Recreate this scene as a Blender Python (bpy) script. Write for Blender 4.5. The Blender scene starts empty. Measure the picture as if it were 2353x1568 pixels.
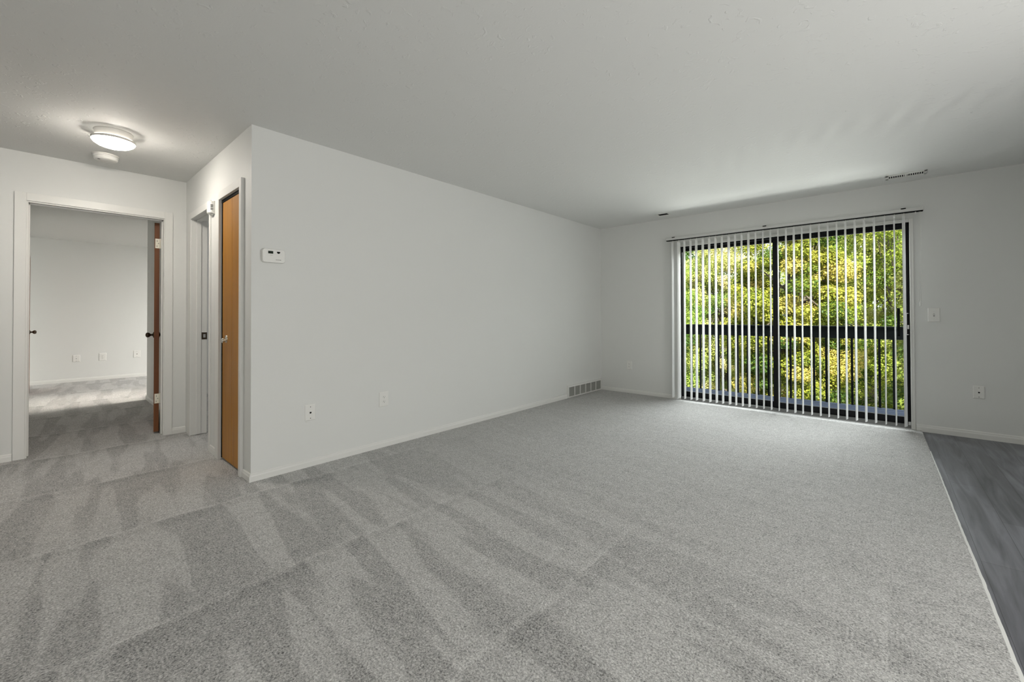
import bpy, math, random
import numpy as np
from mathutils import Vector, Matrix

random.seed(7)
rng = np.random.default_rng(11)
sc = bpy.context.scene
col = sc.collection
PI = math.pi

# ------------------------------------------------------------------ camera
cam_data = bpy.data.cameras.new('camera')
cam_data.sensor_fit = 'HORIZONTAL'
cam_data.sensor_width = 36.0
cam_data.lens = 966.806 / 2353.0 * 36.0
cam_data.shift_y = -68.023 / 2353.0
cam_data.clip_start = 0.02
cam_data.clip_end = 300
cam = bpy.data.objects.new('camera', cam_data)
col.objects.link(cam)
Fv = Vector((-0.66226947, 0.74920259, 0.00972774))
Rv = Vector((0.74921656, 0.66231894, -0.00285838))
Uv = Vector((0.00858437, -0.00539517, 0.9999486))
m = Matrix((Rv, Uv, -Fv)).transposed().to_4x4()
m.translation = Vector((0, 0, 1.12547))
cam.matrix_world = m
sc.camera = cam

# ------------------------------------------------------------------ exposure
sc.view_settings.view_transform = 'Standard'
sc.view_settings.look = 'None'
sc.view_settings.gamma = 1.0
sc.view_settings.use_curve_mapping = False
sc.view_settings.exposure = 0.15
sc.cycles.use_denoising = True
sc.cycles.max_bounces = 10
sc.cycles.diffuse_bounces = 6
sc.cycles.transparent_max_bounces = 12

# ------------------------------------------------------------------ world and lights
W_SKY = 2.2
world = bpy.data.worlds.new('world')
sc.world = world
world.use_nodes = True
bg = world.node_tree.nodes['Background']
bg.inputs[0].default_value = (0.93, 0.97, 1.0, 1)
bg.inputs[1].default_value = W_SKY

def look_rot(d):
    return Vector(d).to_track_quat('-Z', 'Y').to_euler()

def light(name, kind, loc, d, energy, color=(1, 1, 1), **kw):
    l = bpy.data.lights.new(name, kind)
    l.energy = energy
    l.color = color
    for k, v in kw.items():
        setattr(l, k, v)
    o = bpy.data.objects.new(name, l)
    col.objects.link(o)
    o.location = loc
    o.rotation_euler = look_rot(d)
    return o

# the sun stands behind the building and lights the trees, not the balcony
light('sun', 'SUN', (0, -20, 30), (-0.35, 0.62, -0.72), 18.0, (1.0, 0.93, 0.80), angle=0.01)
# added lamp, hidden below the deck, standing in for light off the ground
light('ground_bounce_fill', 'AREA', (-0.9, 9.4, -1.7), (0.0, -0.72, 0.70), 640, (1.0, 1.0, 0.97), shape='RECTANGLE', size=5.0, size_y=2.2)
# added lamp above the view, standing in for sky through the patio door
light('balcony_sky_fill', 'AREA', (-0.9, 8.7, 4.35), (0.0, -1.0, -0.50), 1550, (0.96, 0.98, 1.0), shape='RECTANGLE', size=10.0, size_y=3.4)
# added fill lamp to the right of the camera, no window built
light('dining_fill_light', 'AREA', (2.45, 1.3, 1.00), (-1, -0.5, 0.45), 100, (1.0, 0.985, 0.955), shape='RECTANGLE', size=3.2, size_y=1.3)
# second added fill lamp, unseen behind the camera on the same side
light('kitchen_fill_light', 'AREA', (2.35, -1.9, 1.25), (-1, 0.04, 0.30), 33, (1.0, 0.98, 0.95), shape='RECTANGLE', size=1.8, size_y=1.3)
# added bedroom lamps, no window built: one lays the carpet strip, one fills
light('bedroom_strip_light', 'AREA', (-8.05, 5.2, 1.75), (0, -1, -0.42), 9, (1.0, 0.93, 0.82), shape='RECTANGLE', size=1.0, size_y=1.0, spread=math.radians(20))
light('bedroom_fill_light', 'AREA', (-8.4, 4.4, 1.7), (-0.45, -1, -0.62), 50, (1.0, 0.98, 0.93), shape='RECTANGLE', size=1.6, size_y=1.3, spread=math.radians(95))
# room beyond the hall doorway
light('second_room_light', 'AREA', (-5.4, 3.2, 1.5), (-0.2, -1, 0.0), 12, (1.0, 1.0, 1.0), shape='RECTANGLE', size=1.4, size_y=1.2)

# ------------------------------------------------------------------ helpers
class MB:
    """collects boxes, lathes and tubes and builds ONE mesh object"""
    def __init__(self):
        self.v = []; self.f = []; self.m = []; self.s = []
    def poly(self, pts, faces, mi=0, smooth=False):
        b = len(self.v)
        self.v += [tuple(p) for p in pts]
        for f in faces:
            self.f.append([b + i for i in f]); self.m.append(mi); self.s.append(smooth)
        return self
    def box(self, x0, x1, y0, y1, z0, z1, mi=0):
        p = [(x0, y0, z0), (x1, y0, z0), (x1, y1, z0), (x0, y1, z0), (x0, y0, z1), (x1, y0, z1), (x1, y1, z1), (x0, y1, z1)]
        return self.poly(p, [(0, 3, 2, 1), (4, 5, 6, 7), (0, 1, 5, 4), (1, 2, 6, 5), (2, 3, 7, 6), (3, 0, 4, 7)], mi)
    def lathe(self, prof, axis='z', c=(0, 0, 0), n=40, mi=0, smooth=True, sx=1.0, sy=1.0):
        """prof: list of (radius, height along axis)"""
        pts = []
        for r, h in prof:
            for k in range(n):
                a = 2 * PI * k / n
                u, w = r * math.cos(a) * sx, r * math.sin(a) * sy
                if axis == 'z': p = (u, w, h)
                elif axis == 'y': p = (u, h, w)
                else: p = (h, u, w)
                pts.append((p[0] + c[0], p[1] + c[1], p[2] + c[2]))
        fs = []
        for i in range(len(prof) - 1):
            for k in range(n):
                k2 = (k + 1) % n
                fs.append((i * n + k, i * n + k2, (i + 1) * n + k2, (i + 1) * n + k))
        fs.append(tuple(range(n))[::-1]); fs.append(tuple((len(prof) - 1) * n + k for k in range(n)))
        return self.poly(pts, fs, mi, smooth)
    def tube(self, path, radii, n=8, mi=0):
        pts = []
        path = [Vector(p) for p in path]
        for i, p in enumerate(path):
            d = (path[min(i + 1, len(path) - 1)] - path[max(i - 1, 0)]).normalized()
            a = d.cross(Vector((0, 0, 1)))
            if a.length < 0.05: a = d.cross(Vector((1, 0, 0)))
            a.normalize(); b = d.cross(a)
            r = radii[i] if isinstance(radii, (list, tuple)) else radii
            for k in range(n):
                t = 2 * PI * k / n
                pts.append(p + a * (r * math.cos(t)) + b * (r * math.sin(t)))
        fs = []
        for i in range(len(path) - 1):
            for k in range(n):
                k2 = (k + 1) % n
                fs.append((i * n + k, i * n + k2, (i + 1) * n + k2, (i + 1) * n + k))
        fs.append(tuple(range(n))[::-1]); fs.append(tuple((len(path) - 1) * n + k for k in range(n)))
        return self.poly(pts, fs, mi, True)
    def build(self, name, mats, parent=None, origin=(0, 0, 0), bevel=0.0, seg=2):
        me = bpy.data.meshes.new(name)
        ox, oy, oz = origin
        me.from_pydata([(x - ox, y - oy, z - oz) for x, y, z in self.v], [], self.f)
        if not isinstance(mats, (list, tuple)): mats = [mats]
        for mt in mats: me.materials.append(mt)
        me.polygons.foreach_set('material_index', self.m)
        me.polygons.foreach_set('use_smooth', self.s)
        me.update()
        o = bpy.data.objects.new(name, me)
        col.objects.link(o)
        if parent is not None: o.parent = parent
        else: o.location = origin
        if bevel > 0:
            b = o.modifiers.new('bevel', 'BEVEL'); b.width = bevel; b.segments = seg; b.limit_method = 'ANGLE'
            b.angle_limit = math.radians(40)
        return o

def thing(name, label, cat, loc=(0, 0, 0), rz=0.0, group=None):
    o = bpy.data.objects.new(name, None)
    o.empty_display_size = 0.1
    col.objects.link(o)
    o.location = loc; o.rotation_euler = (0, 0, rz)
    o['label'] = label; o['category'] = cat
    if group: o['group'] = group
    return o

def struct(o, label=None):
    o['kind'] = 'structure'
    if label: o['label'] = label
    return o

def copy_tree(o, parent=None):
    c = o.copy(); col.objects.link(c)
    if parent is not None: c.parent = parent
    for ch in o.children: copy_tree(ch, c)
    return c

# ------------------------------------------------------------------ materials
def mat(name, color, rough=0.6, metal=0.0, spec=0.5, emit=None, estr=0.0, coat=0.0):
    mt = bpy.data.materials.new(name); mt.use_nodes = True
    b = mt.node_tree.nodes['Principled BSDF']
    b.inputs['Base Color'].default_value = (*color, 1)
    b.inputs['Roughness'].default_value = rough
    b.inputs['Metallic'].default_value = metal
    b.inputs['Specular IOR Level'].default_value = spec
    if emit:
        b.inputs['Emission Color'].default_value = (*emit, 1)
        b.inputs['Emission Strength'].default_value = estr
    if coat: b.inputs['Coat Weight'].default_value = coat
    return mt

def nt(mt):
    t = mt.node_tree
    return t, t.nodes, t.links, t.nodes['Principled BSDF']

def paint(name, color, rough, bump=0.06, scale=90.0, patch=None):
    """wall paint with a rolled orange-peel surface"""
    mt = mat(name, color, rough, spec=0.3)
    t, N, L, b = nt(mt)
    g = N.new('ShaderNodeNewGeometry')
    n1 = N.new('ShaderNodeTexNoise'); n1.inputs['Scale'].default_value = scale; n1.inputs['Detail'].default_value = 3
    L.new(g.outputs['Position'], n1.inputs['Vector'])
    bu = N.new('ShaderNodeBump'); bu.inputs['Strength'].default_value = bump; bu.inputs['Distance'].default_value = 0.004
    L.new(n1.outputs['Fac'], bu.inputs['Height'])
    out = bu
    if patch:
        # knock-down texture: small raised blobs with flat gaps
        n2 = N.new('ShaderNodeTexNoise'); n2.inputs['Scale'].default_value = 26; n2.inputs['Detail'].default_value = 3; n2.inputs['Distortion'].default_value = 0.6
        L.new(g.outputs['Position'], n2.inputs['Vector'])
        r = N.new('ShaderNodeValToRGB'); r.color_ramp.elements[0].position = 0.60; r.color_ramp.elements[1].position = 0.70
        L.new(n2.outputs['Fac'], r.inputs['Fac'])
        b2 = N.new('ShaderNodeBump'); b2.inputs['Strength'].default_value = patch; b2.inputs['Distance'].default_value = 0.004
        L.new(r.outputs['Color'], b2.inputs['Height']); L.new(bu.outputs['Normal'], b2.inputs['Normal'])
        out = b2
    L.new(out.outputs['Normal'], b.inputs['Normal'])
    return mt

M = {}
M['wall'] = paint('wall_paint', (0.72, 0.725, 0.705), 0.55)
M['ceiling'] = paint('ceiling_paint', (0.735, 0.738, 0.722), 0.75, bump=0.10, patch=0.35)
M['trim'] = mat('trim_paint', (0.745, 0.742, 0.715), 0.38)
M['plastic'] = mat('white_plastic', (0.78, 0.775, 0.745), 0.35)
M['plastic_edge'] = mat('white_plastic_base', (0.70, 0.69, 0.66), 0.4)
M['dark'] = mat('dark_opening', (0.004, 0.004, 0.004), 0.7, spec=0.08)
M['black_frame'] = mat('black_anodised_frame', (0.004, 0.004, 0.005), 0.4, spec=0.15)
M['rail_paint'] = mat('black_rail_paint', (0.0035, 0.0045, 0.005), 0.7, spec=0.05)
M['alu'] = mat('brushed_aluminium', (0.62, 0.62, 0.62), 0.35, metal=0.9)
M['chrome'] = mat('polished_nickel', (0.78, 0.74, 0.66), 0.12, metal=1.0)
M['bronze'] = mat('aged_bronze', (0.10, 0.075, 0.055), 0.22, metal=0.9)
M['hinge'] = mat('painted_hinge', (0.78, 0.74, 0.62), 0.45)
M['screen'] = mat('screen_glass', (0.01, 0.02, 0.01), 0.15)
M['print'] = mat('grey_print', (0.30, 0.29, 0.27), 0.6)
M['grey_slot'] = mat('grey_slot', (0.12, 0.12, 0.11), 0.6)
M['grille_back'] = mat('grille_duct', (0.035, 0.036, 0.032), 0.8)
M['lamp_glass'] = mat('lit_opal_glass', (0.95, 0.94, 0.9), 0.3, emit=(1.0, 0.93, 0.84), estr=88.0)
M['lamp_pan'] = mat('white_enamel_pan', (0.72, 0.70, 0.66), 0.3)
M['subfloor'] = mat('concrete_edge', (0.4, 0.4, 0.38), 0.8)
M['siding'] = mat('exterior_siding', (0.25, 0.22, 0.18), 0.8)

def vane_material():
    mt = bpy.data.materials.new('vane_vinyl'); mt.use_nodes = True
    t = mt.node_tree; N = t.nodes; L = t.links
    b = N['Principled BSDF']; b.inputs['Base Color'].default_value = (0.86, 0.86, 0.85, 1); b.inputs['Roughness'].default_value = 0.35
    tr = N.new('ShaderNodeBsdfTranslucent'); tr.inputs['Color'].default_value = (0.85, 0.85, 0.85, 1)
    mx = N.new('ShaderNodeMixShader'); mx.inputs['Fac'].default_value = 0.35
    L.new(b.outputs[0], mx.inputs[1]); L.new(tr.outputs[0], mx.inputs[2])
    L.new(mx.outputs[0], N['Material Output'].inputs['Surface'])
    return mt
M['vane'] = vane_material()

def glass_material():
    mt = bpy.data.materials.new('window_glass'); mt.use_nodes = True
    t = mt.node_tree; N = t.nodes; L = t.links
    N.remove(N['Principled BSDF'])
    tr = N.new('ShaderNodeBsdfTransparent'); tr.inputs['Color'].default_value = (0.95, 0.97, 0.96, 1)
    gl = N.new('ShaderNodeBsdfGlossy'); gl.inputs['Roughness'].default_value = 0.02
    fr = N.new('ShaderNodeFresnel'); fr.inputs['IOR'].default_value = 1.12
    mx = N.new('ShaderNodeMixShader')
    L.new(fr.outputs[0], mx.inputs['Fac']); L.new(tr.outputs[0], mx.inputs[1]); L.new(gl.outputs[0], mx.inputs[2])
    L.new(mx.outputs[0], N['Material Output'].inputs['Surface'])
    return mt
M['glass'] = glass_material()

def carpet_material():
    mt = mat('grey_cut_pile_carpet', (0.45, 0.44, 0.42), 0.95, spec=0.1)
    t, N, L, b = nt(mt)
    g = N.new('ShaderNodeNewGeometry')
    sep = N.new('ShaderNodeSeparateXYZ'); L.new(g.outputs['Position'], sep.inputs[0])
    def math_(op, a, bb=None, c=None):
        n = N.new('ShaderNodeMath'); n.operation = op
        for i, v in enumerate((a, bb, c)):
            if v is None: continue
            if isinstance(v, (int, float)): n.inputs[i].default_value = v
            else: L.new(v, n.inputs[i])
        return n.outputs[0]
    def comb(x, y, z):
        n = N.new('ShaderNodeCombineXYZ')
        for i, v in enumerate((x, y, z)):
            if isinstance(v, (int, float)): n.inputs[i].default_value = v
            else: L.new(v, n.inputs[i])
        return n.outputs[0]
    def noise(vec, scale, detail=2, dist=0.0, rough=0.5):
        n = N.new('ShaderNodeTexNoise'); n.inputs['Scale'].default_value = scale; n.inputs['Detail'].default_value = detail
        n.inputs['Distortion'].default_value = dist; n.inputs['Roughness'].default_value = rough
        L.new(vec, n.inputs['Vector']); return n.outputs['Fac']
    X, Y = sep.outputs[0], sep.outputs[1]
    # vacuum passes: rows one metre deep in x, strokes running along x, wedge shaped
    wob = math_('MULTIPLY', math_('SUBTRACT', noise(comb(0, Y, 0), 1.6, 1), 0.5), 0.16)
    xr = math_('ADD', math_('ADD', X, 100.0), wob)
    row = math_('FLOOR', xr)
    fx = math_('SUBTRACT', xr, row)
    wedge = math_('MULTIPLY', math_('SUBTRACT', fx, 0.5), 0.10)
    ys = math_('ADD', math_('ADD', Y, math_('MULTIPLY', row, 7.37)), wedge)
    st = noise(comb(math_('MULTIPLY', X, 0.13), ys, row), 6.5, 1)
    rp = N.new('ShaderNodeMapRange'); rp.interpolation_type = 'SMOOTHSTEP'
    rp.inputs['From Min'].default_value = 0.465; rp.inputs['From Max'].default_value = 0.535
    L.new(st, rp.inputs['Value']); stroke = rp.outputs[0]
    # seam where two rows meet: thin raised light line with a dark lip
    e = math_('MINIMUM', fx, math_('SUBTRACT', 1.0, fx))
    ln = N.new('ShaderNodeMapRange'); ln.interpolation_type = 'SMOOTHSTEP'
    ln.inputs['From Min'].default_value = 0.0; ln.inputs['From Max'].default_value = 0.035
    ln.inputs['To Min'].default_value = 1.0; ln.inputs['To Max'].default_value = 0.0
    L.new(e, ln.inputs['Value'])
    lip = N.new('ShaderNodeMapRange'); lip.interpolation_type = 'SMOOTHSTEP'
    lip.inputs['From Min'].default_value = 0.02; lip.inputs['From Max'].default_value = 0.16
    lip.inputs['To Min'].default_value = 1.0; lip.inputs['To Max'].default_value = 0.0
    L.new(fx, lip.inputs['Value'])
    # track contrast drops towards the patio door: the light's washing-out put into colour
    fd = N.new('ShaderNodeMapRange'); fd.interpolation_type = 'SMOOTHSTEP'
    fd.inputs['From Min'].default_value = 1.0; fd.inputs['From Max'].default_value = 2.8
    fd.inputs['To Min'].default_value = 1.0; fd.inputs['To Max'].default_value = 0.12
    L.new(Y, fd.inputs['Value'])
    big = noise(g.outputs['Position'], 2.2, 3)
    mid = noise(g.outputs['Position'], 14.0, 3)
    fine = noise(g.outputs['Position'], 135.0, 3, 0.4, 0.75)
    clump = noise(g.outputs['Position'], 38.0, 2)
    v = math_('MULTIPLY', math_('SUBTRACT', stroke, 0.5), 0.24)
    v = math_('ADD', v, math_('MULTIPLY', ln.outputs[0], 0.15))
    v = math_('SUBTRACT', v, math_('MULTIPLY', lip.outputs[0], 0.14))
    v = math_('MULTIPLY', v, fd.outputs[0])
    v = math_('ADD', v, math_('MULTIPLY', math_('SUBTRACT', big, 0.5), 0.14))
    v = math_('ADD', v, math_('MULTIPLY', math_('SUBTRACT', mid, 0.5), 0.35))
    v = math_('ADD', v, math_('MULTIPLY', math_('SUBTRACT', clump, 0.5), 0.65))
    v = math_('ADD', v, math_('MULTIPLY', math_('SUBTRACT', fine, 0.5), 3.6))
    v = math_('ADD', v, 1.0)
    mul = N.new('ShaderNodeVectorMath'); mul.operation = 'SCALE'
    mul.inputs[0].default_value = (0.458, 0.452, 0.440)
    L.new(v, mul.inputs['Scale'])
    L.new(mul.outputs[0], b.inputs['Base Color'])
    bu = N.new('ShaderNodeBump'); bu.inputs['Strength'].default_value = 0.8; bu.inputs['Distance'].default_value = 0.008
    b.inputs['Sheen Weight'].default_value = 0.22; b.inputs['Sheen Roughness'].default_value = 0.5
    L.new(fine, bu.inputs['Height']); L.new(bu.outputs['Normal'], b.inputs['Normal'])
    return mt
M['carpet'] = carpet_material()

def wood_material(name, c1, c2, scale=5.0, rough=0.35, axis='z'):
    mt = mat(name, c1, rough)
    t, N, L, b = nt(mt)
    g = N.new('ShaderNodeNewGeometry')
    mp = N.new('ShaderNodeMapping')
    mp.inputs['Scale'].default_value = {'z': (14, 14, 0.7), 'y': (9, 0.7, 9), 'x': (0.7, 9, 9)}[axis]
    L.new(g.outputs['Position'], mp.inputs['Vector'])
    n = N.new('ShaderNodeTexNoise'); n.inputs['Scale'].default_value = scale; n.inputs['Detail'].default_value = 5; n.inputs['Distortion'].default_value = 0.4
    L.new(mp.outputs[0], n.inputs['Vector'])
    r = N.new('ShaderNodeValToRGB')
    r.color_ramp.elements[0].color = (*c1, 1); r.color_ramp.elements[1].color = (*c2, 1)
    r.color_ramp.elements[0].position = 0.30; r.color_ramp.elements[1].position = 0.70
    L.new(n.outputs['Fac'], r.inputs['Fac']); L.new(r.outputs['Color'], b.inputs['Base Color'])
    return mt
M['bifold_wood'] = wood_material('honey_birch_veneer', (0.33, 0.135, 0.006), (0.44, 0.19, 0.010), 1.2, 0.45)
M['door_wood'] = wood_material('red_brown_door_edge', (0.10, 0.028, 0.004), (0.21, 0.065, 0.008), 1.0, 0.6)
M['bark'] = wood_material('tree_bark', (0.05, 0.04, 0.03), (0.11, 0.09, 0.07), 1.0, 0.9)
M['deck'] = wood_material('blue_grey_deck_stain', (0.016, 0.021, 0.034), (0.028, 0.036, 0.056), 1.0, 0.9, 'x')
M['deck'].node_tree.nodes['Principled BSDF'].inputs['Specular IOR Level'].default_value = 0.08

def vinyl_material():
    mt = mat('grey_vinyl_plank', (0.1, 0.1, 0.105), 0.38)
    t, N, L, b = nt(mt)
    g = N.new('ShaderNodeNewGeometry')
    mp = N.new('ShaderNodeMapping'); mp.inputs['Rotation'].default_value = (0, 0, PI / 2); mp.inputs['Location'].default_value = (0.45, 0.125, 0)
    L.new(g.outputs['Position'], mp.inputs['Vector'])
    br = N.new('ShaderNodeTexBrick')
    br.inputs['Scale'].default_value = 1.0
    br.inputs['Brick Width'].default_value = 1.22; br.inputs['Row Height'].default_value = 0.15
    br.inputs['Mortar Size'].default_value = 0.0008; br.inputs['Mortar Smooth'].default_value = 0.1
    br.inputs['Color1'].default_value = (0.115, 0.116, 0.130, 1); br.inputs['Color2'].default_value = (0.165, 0.167, 0.188, 1)
    br.inputs['Mortar'].default_value = (0.02, 0.02, 0.02, 1)
    L.new(mp.outputs[0], br.inputs['Vector'])
    m2 = N.new('ShaderNodeMapping'); m2.inputs['Scale'].default_value = (11, 1.0, 1)
    L.new(g.outputs['Position'], m2.inputs['Vector'])
    n = N.new('ShaderNodeTexNoise'); n.inputs['Scale'].default_value = 1.6; n.inputs['Detail'].default_value = 6; n.inputs['Distortion'].default_value = 1.2
    L.new(m2.outputs[0], n.inputs['Vector'])
    mr = N.new('ShaderNodeMapRange'); mr.inputs['From Min'].default_value = 0.3; mr.inputs['From Max'].default_value = 0.7
    mr.inputs['To Min'].default_value = 0.66; mr.inputs['To Max'].default_value = 1.55
    L.new(n.outputs['Fac'], mr.inputs['Value'])
    sc_ = N.new('ShaderNodeVectorMath'); sc_.operation = 'SCALE'
    L.new(br.outputs['Color'], sc_.inputs[0]); L.new(mr.outputs[0], sc_.inputs['Scale'])
    L.new(sc_.outputs[0], b.inputs['Base Color'])
    return mt
M['vinyl'] = vinyl_material()

def ground_material():
    mt = mat('leafy_ground', (0.1, 0.12, 0.05), 0.9)
    t, N, L, b = nt(mt)
    n = N.new('ShaderNodeTexNoise'); n.inputs['Scale'].default_value = 3; n.inputs['Detail'].default_value = 6
    g = N.new('ShaderNodeNewGeometry'); L.new(g.outputs['Position'], n.inputs['Vector'])
    r = N.new('ShaderNodeValToRGB')
    r.color_ramp.elements[0].color = (0.07, 0.09, 0.025, 1); r.color_ramp.elements[1].color = (0.28, 0.24, 0.10, 1)
    r.color_ramp.elements[0].position = 0.35; r.color_ramp.elements[1].position = 0.65
    L.new(n.outputs['Fac'], r.inputs['Fac']); L.new(r.outputs['Color'], b.inputs['Base Color'])
    return mt
M['ground'] = ground_material()

def leaf_material(name, cols):
    """cols: list of leaf colours; each leaf carries its own tint value"""
    mt = bpy.data.materials.new(name); mt.use_nodes = True
    t = mt.node_tree; N = t.nodes; L = t.links
    b = N['Principled BSDF']; b.inputs['Roughness'].default_value = 0.5; b.inputs['Specular IOR Level'].default_value = 0.25
    a = N.new('ShaderNodeAttribute'); a.attribute_name = 'tint'
    r = N.new('ShaderNodeValToRGB')
    els = r.color_ramp.elements
    while len(els) < len(cols): els.new(0.5)
    for i, c in enumerate(cols):
        els[i].position = i / (len(cols) - 1); els[i].color = (*c, 1)
    L.new(a.outputs['Fac'], r.inputs['Fac']); L.new(r.outputs['Color'], b.inputs['Base Color'])
    tr = N.new('ShaderNodeBsdfTranslucent'); L.new(r.outputs['Color'], tr.inputs['Color'])
    mx = N.new('ShaderNodeMixShader'); mx.inputs['Fac'].default_value = 0.4
    L.new(b.outputs[0], mx.inputs[1]); L.new(tr.outputs[0], mx.inputs[2])
    L.new(mx.outputs[0], N['Material Output'].inputs['Surface'])
    return mt

# ------------------------------------------------------------------ room constants
H = 2.44
XL = -3.232      # long wall
YH = 0.971       # hall wall
XB = -5.119      # bedroom wall
YP = 5.704       # patio wall
DX0, DX1, DTOP = -2.035, 0.192, 2.037     # patio opening
T = 0.125

# ------------------------------------------------------------------ setting: floors, walls, ceiling
b = MB(); b.box(0.20, 2.7, -3.1, YP + 0.13, -0.12, -0.012)
struct(b.build('floor', M['vinyl']))
# wall-to-wall carpet, its free edge a little crooked beside the vinyl
b = MB()
edge = [(0.268, 5.70), (0.274, 5.2), (0.280, 4.67), (0.286, 4.11), (0.291, 3.49), (0.298, 2.93), (0.304, 2.55), (0.305, 2.28), (0.308, 2.05), (0.312, 1.0), (0.312, -3.1)]
fine_edge = []
for (xa, ya), (xb_, yb) in zip(edge[:-1], edge[1:]):
    k = max(2, int(abs(ya - yb) / 0.03))
    for i in range(k):
        f = i / k
        fine_edge.append((xa + (xb_ - xa) * f + random.uniform(-0.0010, 0.0010), ya + (yb - ya) * f))
fine_edge.append(edge[-1])
pts = []; fs = []
for x, y in fine_edge:
    pts += [(-10.62, y, -0.04), (-10.62, y, 0.0), (x - 0.006, y, 0.0), (x, y, -0.004), (x, y, -0.0118)]
for i in range(len(fine_edge) - 1):
    for k in range(4):
        a0 = i * 5 + k
        fs.append((a0, a0 + 1, a0 + 6, a0 + 5))
b.poly(pts, fs)
struct(b.build('floor.001', M['carpet']))
# pale binding strip of carpet backing that shows at the free edge
b = MB(); pts = []; fs = []
n_e = 0
for x, y in fine_edge:
    if y > 4.9: continue
    w = 0.003 + 0.007 * min(1.0, max(0.0, (4.9 - y) / 2.6)) + random.uniform(-0.0008, 0.0008)
    pts += [(x - 0.004, y, -0.0115), (x - 0.004, y, -0.001), (x + w * 0.7, y, -0.0015), (x + w, y, -0.0115)]
    n_e += 1
for i in range(n_e - 1):
    for k in range(3):
        a0 = i * 4 + k
        fs.append((a0, a0 + 1, a0 + 5, a0 + 4))
b.poly(pts, fs)
struct(b.build('trim_1', mat('carpet_backing', (0.66, 0.66, 0.64), 0.8)), 'pale frayed carpet edge strip beside the grey vinyl floor')

b = MB(); b.box(-10.7, 2.7, -3.1, YP + 0.13, H, H + 0.15)
struct(b.build('ceiling', M['ceiling']))

b = MB(); b.box(XL - T, XL, YH, YP, 0, H)
struct(b.build('wall_left', M['wall']))
# patio wall
b = MB()
b.box(XL - T, DX0, YP, YP + T, 0, H); b.box(DX1, 2.7, YP, YP + T, 0, H)
b.box(DX0, DX1, YP, YP + T, DTOP, H); b.box(DX0, DX1, YP, YP + T, -0.12, 0.0)
struct(b.build('wall_front', M['wall']))
# hall wall with two openings
HX0, HX1 = -4.955, -4.285
CX0, CX1 = -3.935, -3.470
b = MB()
b.box(XB, HX0, YH, YH + T, 0, H); b.box(HX1, CX0, YH, YH + T, 0, H); b.box(CX1, XL - T, YH, YH + T, 0, H)
b.box(HX0, HX1, YH, YH + T, 2.048, H); b.box(CX0, CX1, YH, YH + T, 2.052, H)
struct(b.build('wall_hall', M['wall']))
# bedroom wall with its doorway
BY0, BY1, BTOP = -0.045, 0.800, 2.045
b = MB()
b.box(XB - T, XB, -3.1, BY0, 0, H); b.box(XB - T, XB, BY1, YH + T, 0, H); b.box(XB - T, XB, BY0, BY1, BTOP, H)
struct(b.build('wall_hall_end', M['wall']))
b = MB(); b.box(2.6, 2.7, -3.1, YP, -0.02, H); struct(b.build('wall_right', M['wall']))
b = MB(); b.box(XB - T, 2.6, -3.1, -3.0, -0.02, H); struct(b.build('wall_back', M['wall']))
# bedroom
b = MB(); b.box(-10.62, -10.5, -0.22, YP, 0, H); struct(b.build('wall_bedroom_back', M['wall']))
b = MB(); b.box(-10.5, XB - T, -0.22, -0.100, 0, H); struct(b.build('wall_bedroom_left', M['wall']))
b = MB(); b.box(-7.50, XB - T, 1.0, YH + T, 0, H); struct(b.build('wall_bedroom_right', M['wall']))
b = MB(); b.box(-7.50, -7.38, YH + T, YP, 0, H); struct(b.build('wall_bedroom_side', M['wall']))
b = MB(); b.box(-10.5, -7.5, YP, YP + T, 0, H); struct(b.build('wall_bedroom_front', M['wall']))
b = MB(); b.box(-7.38, XL - T, 3.4, 3.52, 0, H); struct(b.build('wall_second_room', M['wall']))
# outside: shade of the storey above
b = MB(); b.box(-10.7, 2.7, -3.1, YP + 0.13, H + 0.15, H + 0.9)
struct(b.build('roof', M['siding']))

# ------------------------------------------------------------------ baseboards
def baseboard(name, p0, p1, nrm, h=0.056, t=0.012):
    """runs from p0 to p1 on the floor, nrm points into the room"""
    b = MB()
    prof = [(0, 0), (t, 0), (t, h * 0.62), (t * 0.75, h * 0.78), (t * 0.72, h * 0.90), (t * 0.35, h), (0, h)]
    pts = []
    for p in (p0, p1):
        for d, z in prof:
            pts.append((p[0] + nrm[0] * d, p[1] + nrm[1] * d, z))
    n = len(prof)
    fs = [(k, (k + 1) % n, n + (k + 1) % n, n + k) for k in range(n)]
    fs += [tuple(range(n)), tuple(range(n, 2 * n))[::-1]]
    b.poly(pts, fs)
    return struct(b.build(name, M['trim']))
baseboard('baseboard_left', (XL, YH), (XL, 4.775), (1, 0))
baseboard('baseboard_front', (XL, YP), (DX0 - 0.06, YP), (0, -1), 0.05)
baseboard('baseboard_front.001', (DX1 + 0.035, YP), (2.6, YP), (0, -1), 0.068)
bpy.data.objects['baseboard_front.001'].location.z = -0.012
baseboard('baseboard_hall', (CX1 + 0.085, YH), (XL + 0.012, YH), (0, -1))
baseboard('baseboard_hall.001', (HX1 + 0.067, YH), (CX0 - 0.077, YH), (0, -1))
baseboard('baseboard_hall_end', (XB, -3.0), (XB, BY0 - 0.075), (1, 0))
baseboard('baseboard_hall_end.001', (XB, BY1 + 0.067), (XB, YH - 0.0), (1, 0))
baseboard('baseboard_bedroom_back', (-10.5, -0.10), (-10.5, YP), (1, 0), 0.06)
baseboard('baseboard_bedroom_right', (-7.5, 1.0), (-6.25, 1.0), (0, -1), 0.06)
baseboard('baseboard_bedroom_side', (-7.5, 1.0), (-7.5, YP), (-1, 0), 0.06)
baseboard('baseboard_second_room', (-7.38, YH + T), (-7.38, 3.4), (1, 0), 0.06)

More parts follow.
